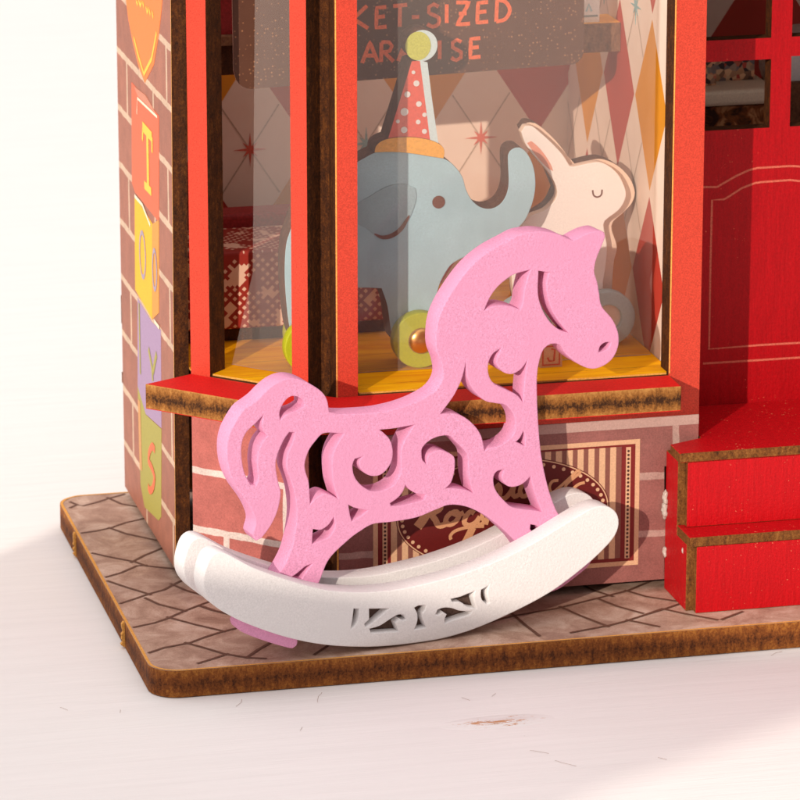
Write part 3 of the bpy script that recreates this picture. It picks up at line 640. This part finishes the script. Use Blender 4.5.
sl_ = [U([(70, 245), (96, 245), (92, 290), (77, 325), (56, 343), (65, 290)]), U([(147, 245), (243, 244), (205, 277), (165, 312), (128, 334), (124, 320), (148, 298)]),
 U([(150, 345), (200, 330), (250, 298), (290, 275), (320, 275), (330, 297), (315, 302), (297, 293), (276, 315), (292, 357), (155, 364)]),
 U([(373, 240), (392, 230), (430, 227), (425, 250), (412, 265), (410, 290), (422, 318), (430, 337), (400, 343), (373, 347), (385, 320), (390, 290), (386, 262)]),
 U([(480, 272), (490, 250), (520, 240), (560, 242), (600, 255), (658, 258), (650, 272), (600, 288), (560, 302), (527, 315), (524, 300), (535, 272), (515, 260), (494, 275)]),
 U([(557, 196), (600, 186), (640, 170), (673, 158), (667, 190), (682, 242), (640, 235), (605, 212), (562, 210)]), U([(708, 150), (742, 131), (736, 170), (747, 215), (735, 221), (712, 200), (706, 175)])]
rloops = [K2(FH, rock)]+[K2(FH, h, .02) for h in sl_]
f1 = cut('rocker', rloops, FH, TL, .012, 'white', 'white', horse); f1['label'] = 'front white rocker with a pierced scroll motif'
F2 = FH.back(2*TL); f2 = cut('rocker', rloops, F2, TL, .012, 'white', 'white', horse); f2['label'] = 'rear white rocker'
ff = FH.back(.03); ft = cut('foot', [K2(ff, [(246, 614), (239, 619.5), (237, 624), (239, 630), (248, 635), (265.6, 641.5), (284, 647), (293, 648.8), (297, 646), (298, 640), (292, 632), (262, 622)])], ff, .2, .02, 'pink', 'pink', horse)
for L in sl_:  # dark brown plates added to darken the pierced rocker slots
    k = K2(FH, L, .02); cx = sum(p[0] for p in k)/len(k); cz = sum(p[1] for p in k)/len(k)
    b = MB(); b.prism([(cx+(a_-cx)*1.12, cz+(c_-cz)*1.12) for a_, c_ in k], FH.back(.11), .03, 'slotdark', 'slotdark'); b.build('slot_plate', f1)

# ================================================================== toys in the window
def rivet(x, y, z, r, parent):
    me = bpy.data.meshes.new('rivet'); bm = bmesh.new(); bmesh.ops.create_uvsphere(bm, u_segments=24, v_segments=12, radius=r)
    bmesh.ops.scale(bm, vec=(1, .45, 1), verts=bm.verts); bmesh.ops.translate(bm, vec=(x, y, z), verts=bm.verts)
    for f in bm.faces: f.smooth = True
    bm.to_mesh(me); bm.free(); me.materials.append(M['brass']); o = bpy.data.objects.new('rivet', me); S.collection.objects.link(o); return adopt(o, parent)
YE = 2.34; FE = Frame((0, YE, 0), (1, 0, 0), (0, -1, 0))
el = thing('elephant_toy', (3.2, 2.45, 2.36), 'grey-blue wheeled wooden elephant wearing a spotted party hat behind the window', 'toy elephant')
body = [(290, 231), (297, 212), (312, 193), (335, 175), (358, 161.5), (366, 157), (373.8, 153), (390, 148), (420, 150), (445, 159), (455, 166.5), (462.5, 177), (466, 189), (471.5, 199.5), (480.5, 207), (491, 208.5), (500, 204), (506, 195), (508.5, 183), (508, 165), (508, 154.5), (512, 149), (519.5, 147.3), (527, 153), (533, 165), (535.5, 180), (534.5, 195), (530, 210), (522.5, 223.5), (505, 238), (480, 250), (455, 262), (446, 272), (438, 290), (436, 315), (440, 345), (405, 352), (393, 340), (390.5, 328), (387, 305), (381.5, 288.5), (358, 288), (335, 292), (330, 330), (325, 350), (298, 352), (290, 330), (286, 300), (284.5, 270), (286, 245)]
o = cut('body', [K2(FE, body)], FE, .34, .008, 'eleph', 'toyedge', el)
b = MB(); fx = Frame((0, YE, 0), (1, 0, 0), (0, -1, 0)); ek = FE.px([(438.5, 202)])[0]; b.ink(ellipse(*ek, .068, .068, 24), fx, 'brownink', .01); b.build('eye', el)
b = MB(); b.prism(smooth(FE.px([(356, 222), (366, 228), (374, 234), (382, 238), (392, 237), (403, 229), (411, 214), (416, 198), (415, 188), (404, 184), (388, 186), (370, 196), (356, 206)]), True, .03, 60), Frame((0, YE-.012, 0), (1, 0, 0), (0, -1, 0)), .012, 'ear', 'ear')
b.ribbon(smooth(FE.px([(374, 233.5), (382, 237), (392, 235), (401, 228), (409, 215)]), False, .02, 100), Frame((0, YE-.013, 0), (1, 0, 0), (0, -1, 0)), .05, 'brownink', .004, ends=(.2,)); b.build('ear', el)
hb = K2(FE, [(373.8, 152), (375, 146), (380, 141), (389.5, 137.7), (410, 136.5), (430, 139.5), (441, 145), (444, 151), (443, 158), (430, 156), (407.5, 152.5), (390, 151.5)])
hat = cut('party_hat', [K2(FE, [(387.5, 139), (411.5, 61), (424, 60), (428, 90), (436, 143), (412, 141)])], Frame((0, YE-.012, 0), (1, 0, 0), (0, -1, 0)), .34, .006, 'hat', 'toyedge', el)
b = MB(); f3 = Frame((0, YE-.014, 0), (1, 0, 0), (0, -1, 0))
b.ink(FE.px([(419.5, 60), (427, 62), (431, 95), (438, 144), (430, 142), (424, 95)]), f3, 'elephpale', .006)
for u, v, r in ((416, 83, 3), (407, 94, 3), (418.4, 103.6, 2.8), (404, 111.5, 3.9), (424, 114.4, 2.2), (397.4, 121, 1.9), (417.7, 121.6, 2.3), (403.7, 129.5, 3.2), (424, 131, 2.5), (413, 72, 1.8)):
    k = FE.px([(u, v)])[0]; b.ink(ellipse(*k, r/95, r/95, 16), f3, 'paper', .008)
b.build('hat_print', el)
cut('hat_band', [hb], Frame((0, YE-.03, 0), (1, 0, 0), (0, -1, 0)), .34, .006, 'band', 'toyedge', el)
pc = FE.px([(420, 45.5)])[0]; cut('pompom', [ellipse(pc[0]+.02, pc[1], .165, .165, 36)], f3, .33, .006, 'elephpale', 'toyedge', el)
b = MB(); b.ink(ellipse(pc[0]-.025, pc[1], .135, .15, 32), f3, 'pom', .006); b.build('pompom_print', el)
for u, v, yy in ((421, 339, YE-.17), (313, 343, YE-.17), (313, 340, YE+.36)):
    k = Frame((0, yy, 0), (1, 0, 0), (0, -1, 0)).px([(u, v)])[0]; wz = 2.36+.305
    w_ = cut('wheel', [ellipse(k[0], wz, .30, .30, 48)], Frame((0, yy, 0), (1, 0, 0), (0, -1, 0)), .15, .012, 'wheelg', 'wheelg', el)
    rivet(k[0], yy-.01, wz, .14, w_)
YR = 2.72; FRb = Frame((0, YR, 0), (1, 0, 0), (0, -1, 0))
rb = thing('rabbit_toy', (5.2, 2.85, 2.36), 'cream wooden rabbit with closed eye on a blue-grey wheel behind the window', 'toy rabbit')
r_front = [(521, 132), (525, 126), (532, 126), (541, 133), (552, 143), (563, 155), (570, 166), (574, 166.5), (585, 164), (598.5, 162), (609, 166), (618, 174), (623, 183), (626, 192), (625, 200), (618.8, 210), (605, 221), (604, 228), (607, 246), (606, 264), (603, 290), (607, 320), (560, 325), (520, 325), (512, 280), (515, 240), (528, 218), (545, 210), (556, 198), (556, 186), (548, 172), (536, 158), (526, 145)]
r_back = [(522, 129), (527, 122.5), (535, 123), (546, 131), (558, 143), (568, 156), (575, 164), (590, 160), (602, 159), (615, 164), (625, 172), (632, 182), (635, 193), (632, 203), (624, 212), (613, 222), (612, 230), (617, 247), (614, 262), (612, 290), (612, 325), (520, 325), (514, 280), (517, 240), (530, 218), (548, 205), (556, 190), (545, 165), (530, 145)]
cut('body', [K2(FRb, r_front)], FRb, .12, .008, 'rabbit', 'rabbit2', rb)
FR2 = FRb.back(.122); cut('back_layer', [K2(FR2, r_back)], FR2, .22, .006, 'rabbit2', 'toyedge', rb)
b = MB(); b.ribbon(smooth(FRb.px([(592.5, 190), (593.5, 195), (597, 197), (601, 195), (602, 189.5)]), False, .01, 100), FRb, .018, 'brownink', .004); b.build('eye', rb)
b = MB(); b.ink(smooth(FRb.px([(527, 143), (531, 141), (541, 150), (550, 163), (553, 171), (549, 169), (538, 158)]), True, .03, 80), FRb, 'blush', .004); b.build('ear_blush', rb)
k = FRb.px([(606, 318)])[0]; fw_ = Frame((0, YR-.16, 0), (1, 0, 0), (0, -1, 0))
w_ = cut('wheel', [ellipse(k[0]-.02, 2.36+.305, .30, .30, 48), ellipse(k[0]-.02, 2.36+.305, .15, .15, 32)], fw_, .15, .012, 'wheelb', 'wheelb', rb)
b = MB(); b.prism(ellipse(k[0]-.02, 2.665, .15, .15, 32), fw_.back(.06), .08, 'rabbit2', 'rabbit2'); b.build('hub', w_)
w_ = cut('wheel', [ellipse(k[0]-.95, 2.36+.305, .30, .30, 48)], fw_, .15, .012, 'wheelb', 'wheelb', rb)
# ---- sofa-like checked box
sf = thing('checked_bench', (2.0, 4.3, 2.36), 'red and cream diamond-checked bench at the back of the shop window', 'bench')
b = MB(); b.box(.98, 3.3, 3.66, 4.75, 2.50, 3.36, 'check'); bevel(b.build('seat', sf), .04, 3)
b = MB(); b.box(.98, 3.3, 4.76, 5.15, 2.50, 3.50, 'redbox'); bevel(b.build('backrest', sf), .05, 3)
b = MB(); b.box(1.0, 3.28, 3.72, 5.1, 2.365, 2.498, 'darkwood'); b.build('plinth', sf)
# ---- shelves and what stands on them
s1 = thing('wall_shelf', (5.3, 3.9, 5.3), 'brown wall shelf at the upper right inside the window', 'shelf')
b = MB(); sh = [hit(u, v, (0, 3.55, 0), (0, 1, 0)) for u, v in ((583, 53), (627, 22))]
b.box(4.7, 5.835, 3.55, 4.05, sh[0].z, sh[1].z, 'shelfwood', top='shelftop'); b.build('board', s1)
bx = thing('white_carton', (5.5, 3.8, sh[1].z), 'white carton with pale blue lettering standing on the upper right shelf', 'carton')
b = MB(); b.box(5.0, 5.62, 3.62, 3.98, sh[1].z+.001, sh[1].z+.62, 'paper'); b.build('carton_body', bx)
fq = Frame((0, 3.619, 0), (1, 0, 0), (0, -1, 0)); b = MB()
for i in range(4): b.ribbon([(5.2+i*.09, sh[1].z+.12), (5.23+i*.09, sh[1].z+.2), (5.26+i*.09, sh[1].z+.12)], fq, .02, 'lightblue', .003)
b.ribbon([(5.02, sh[1].z+.07), (5.60, sh[1].z+.07)], fq, .02, 'elephdk', .003); b.build('carton_print', bx)
s2 = thing('corner_shelf', (1.3, 4.5, 5.3), 'dark corner shelf at the far left inside the window', 'shelf')
q = hit(229, 41, (0, 4.2, 0), (0, 1, 0)); b = MB(); b.box(.945, 2.6, 4.2, 4.9, q.z-.05, q.z+.05, 'shelfwood'); b.box(.945, 2.5, 4.26, 4.88, q.z-.38, q.z-.051, 'darkwood'); b.build('board', s2)
rbx = thing('red_box', (1.5, 4.5, q.z+.05), 'dark red box on the shelf at the far left inside the window', 'box')
b = MB(); b.box(1.0, 2.3, 4.3, 4.8, q.z+.052, q.z+.8, 'redbox'); b.build('box_body', rbx)
# ---- hanging signboard with hand-drawn lettering
YS = 2.95; FSg = Frame((0, YS, 0), (1, 0, 0), (0, -1, 0))
sg = thing('window_sign', (3.4, YS, 5.4), 'dark brown signboard with orange hand lettering hanging inside the window', 'sign')
c1, c2 = FSg.px([(234, 20), (583.5, 63)]); x0, x1, zb = c1[0], c2[0], c2[1]-.01
zl = FSg.px([(250, 89)])[0][1]
q = [(x0-.02, ZT-1.2), (x0-.01, zl+.20)] + [(x0+.18-.18*math.cos(R(a)), zl+.18-.18*math.sin(R(a))) for a in range(10, 91, 16)] + [(x1-.14+.14*math.sin(R(a)), zb+.14-.14*math.cos(R(a))) for a in range(0, 91, 15)] + [(x1, ZT-1.2)]
b = MB(); b.prism(q, FSg, .03, 'board', 'sheetedge'); b.build('board', sg)
for xx in (x0+.6, x1-.6): b = MB(); b.ribbon([(xx, ZT-1.25), (xx, ZT)], FSg, .03, 'bead', -.01); b.build('cord', sg)
GL = {'A': [[(0, 0), (.45, 1), (.9, 0)], [(.2, .36), (.78, .33)]], 'R': [[(0, 0), (.02, 1)], [(0, 1), (.5, 1), (.7, .8), (.55, .55), (.05, .5)], [(.2, .5), (.8, 0)]], 'K': [[(0, 0), (.03, 1)], [(.7, 1), (.05, .45), (.75, 0)]],
      'E': [[(.7, 1), (.05, .98), (0, .02), (.72, .05)], [(.03, .52), (.6, .55)]], 'T': [[(0, .97), (.85, 1)], [(.42, 1), (.4, 0)]], '-': [[(.05, .48), (.6, .5)]], 'S': [[(.7, .9), (.4, 1.02), (.1, .9), (.1, .65), (.4, .52), (.7, .38), (.68, .1), (.35, -.02), (0, .12)]],
      'I': [[(.2, 1), (.2, 0)]], 'Z': [[(0, 1), (.75, .98), (.05, .02), (.8, .04)], [(.15, .5), (.6, .5)]], 'D': [[(0, 0), (.05, 1)], [(0, 1), (.5, .9), (.75, .5), (.5, .1), (0, 0)]], 'P': [[(0, 0), (.02, 1)], [(0, 1), (.5, 1), (.72, .77), (.5, .52), (.05, .48)]],
      'O': [[(.35, 1), (.05, .75), (.05, .25), (.35, 0), (.68, .25), (.7, .7), (.35, 1)]], 'C': [[(.7, .85), (.35, 1), (.05, .7), (.05, .3), (.35, 0), (.7, .12)]]}
def word(chars, base):
    for ch, u, v, w, h in chars:
        b = MB(); o_ = FSg.px([(u, v)])[0]
        for sk in GL[ch]:
            b.ribbon(smooth([(o_[0]+px*w/96, o_[1]+py*h/96) for px, py in sk], False, .03, 70), FSg, .042, 'boardink', .006)
        b.build('letter', sg)
word([('P', 293, 39, 16, 23), ('O', 313, 37, 15, 23), ('C', 333, 34, 15, 23), ('K', 352, 29, 22, 23), ('E', 376, 28, 15, 21), ('T', 393, 27, 17, 22), ('-', 411, 19, 14, 4), ('S', 427, 26.5, 17, 22), ('I', 445, 23, 8, 19), ('Z', 456, 25, 18, 23), ('E', 477, 23, 16, 21), ('D', 496, 21.5, 19, 22)], 0)
word([('P', 338, 66, 18, 21), ('A', 362, 63, 18, 21), ('R', 381, 62, 16, 20), ('A', 398, 61, 17, 20), ('D', 418, 60, 16, 20), ('I', 438, 59, 8, 19), ('S', 451, 60, 15, 20), ('E', 470, 58, 15, 20)], 0)
# ---- small letter block
kb = thing('letter_block', (4.66, 1.96, 2.36), 'tiny cream letter block with a red frame on the yellow window floor', 'toy block')
b = MB(); b.box(4.52, 4.76, 1.90, 2.09, 2.361, 2.62, 'signcream'); b.build('block', kb)
fk = Frame((0, 1.899, 0), (1, 0, 0), (0, -1, 0)); b = MB(); b.ribbon([(4.55, 2.39), (4.73, 2.39), (4.73, 2.59), (4.55, 2.59)], fk, .02, 'star', .003, True)
b.ribbon([(4.60, 2.47), (4.62, 2.43), (4.67, 2.43), (4.68, 2.55), (4.64, 2.56)], fk, .02, 'star', .003); b.build('block_print', kb)
# ---- behind the door panes
dc = thing('display_counter', (7.2, 4.2, 1.7), 'carved brown counter with a white ledge behind the door panes', 'counter')
def zat(v, y, u=735): return hit(u, v, (0, y, 0), (0, 1, 0)).z
b = MB(); b.box(6.2, 7.55, 3.6, 4.6, .2, zat(106, 3.6), 'carved'); b.build('counter_body', dc)
b = MB(); b.box(6.15, 7.62, 3.52, 4.65, zat(106, 3.52), zat(90, 3.52), 'creamink'); bevel(b.build('ledge', dc), .04, 2)
for (xa, xb, h, y, lab) in ((6.45, 7.0, .34, 3.8, 'striped printed box on the white ledge, nearest the post'), (7.05, 7.5, .42, 4.0, 'patterned box on the white ledge, beside the door bar')):
    o = MB(); o.box(xa, xb, y, y+.3, zat(90, 3.52)+.001, zat(90, 3.52)+h, 'busy'); o = o.build('printed_box'); tag(o, lab, 'box', 'printed boxes on the counter')
o = MB(); o.box(6.2, 6.95, 4.9, 5.3, zat(37, 4.9), zat(28, 4.9), 'redbox'); o.box(6.3, 6.9, 4.95, 5.25, zat(28, 4.9)+.001, zat(10, 4.9), 'busy'); tag(o.build('hanging_shelf'), 'small red shelf with goods behind the upper door pane', 'shelf')
o = MB(); o.box(7.75, 9.3, 3.8, 4.5, .2, zat(92, 3.8, 795)+.1, 'shelfwood'); o.prism(ellipse(8.1, zat(80, 3.8, 795)+.1, .42, .4, 32), Frame((0, 3.9, 0), (1, 0, 0), (0, -1, 0)), .5, 'paper', 'paper'); tag(o.build('side_cabinet'), 'pale cabinet behind the right door pane', 'cabinet')

# ================================================================== lint on the table
for i, (u, v, L_, a) in enumerate(((60, 707, .12, .4), (236, 706, .22, 25), (318, 702, .30, 40), (492, 696, .10, 120), (555, 760, .25, -12), (530, 750, .2, 10), (470, 700, .12, 60), (640, 648, .2, 100), (120, 712, .08, 10), (771, 655, .18, 70), (300, 730, .1, 10), (658, 757, .1, 5))):
    q = hit(u, v, (0, 0, -.28), (0, 0, 1)); cu = bpy.data.curves.new('lint_fibre', 'CURVE'); cu.dimensions = '3D'; sp_ = cu.splines.new('POLY'); sp_.points.add(7)
    for k, p in enumerate(sp_.points):
        t_ = k/7; an = R(a)+(t_-.5)*1.6*random.choice((-1, 1)) if k == 0 else an+(random.random()-.5)*.5
        if k == 0: pos = V((q.x, q.y, -.284))
        else: pos = pos+V((math.cos(an), math.sin(an)*1.0, 0))*L_/7
        p.co = (*pos, 1)
    cu.bevel_depth = .0015; cu.materials.append(M['lint'])
    tmp = bpy.data.objects.new('t', cu); S.collection.objects.link(tmp); dg = bpy.context.evaluated_depsgraph_get()
    me_ = bpy.data.meshes.new_from_object(tmp.evaluated_get(dg)); bpy.data.objects.remove(tmp)
    o = bpy.data.objects.new('lint_fibre', me_); S.collection.objects.link(o)
    tag(o, 'short lint fibre on the white table ' + ('at the far left, lower than the rest there', 'right of the rounded front corner', 'below the front edge under the pink foot', 'left of the chipped paint near the board',
        'right of the chipped paint near the bottom', 'below the chipped paint, the left one of two', 'right above the chipped paint', 'touching the board edge below the rocker tip', 'second from the far left', 'at the far right below the steps', 'below the middle of the rocker', 'near the bottom right where the sun falls')[i], 'lint', 'lint fibres on the table')

# ================================================================== white board added outside the frame to cast the table's shadow band
def shade(pts, dists, name, lab):
    b = MB(); A = [V(p)-LD*d for p, d in zip(pts, dists)]
    n = LD*(-1); th = .4
    lo = [tuple(p) for p in A]; hi = [tuple(p+n*th) for p in A]; i = len(b.v); b.v += lo+hi; m = len(A)
    b.f += [tuple(range(m-1, -1, -1)), tuple(range(m, 2*m))]; b.mi += [b.mat('white')]*2
    for k in range(m): b.f.append((k, (k+1) % m, m+(k+1) % m, m+k)); b.mi.append(0)
    o = b.build(name); tag(o, lab, 'shade board')
TBZ = (0, 0, -.29); UPn = (0, 0, 1)
g = lambda u, v: hit(u, v, TBZ, UPn)
shade([g(-500, 780), g(0, 553), g(63, 527), (.60, 4.6, .12), (.76, 3.3, .15), (1.3, .9, -.06), (3.0, -.1, -.26), (8.5, -.1, -.28), g(900, 672), g(800, 720), g(585, 797), g(200, 1000)],
      [30]*8+[48, 48, 48, 48], 'shade_board', 'white board added outside the frame to shade the table')
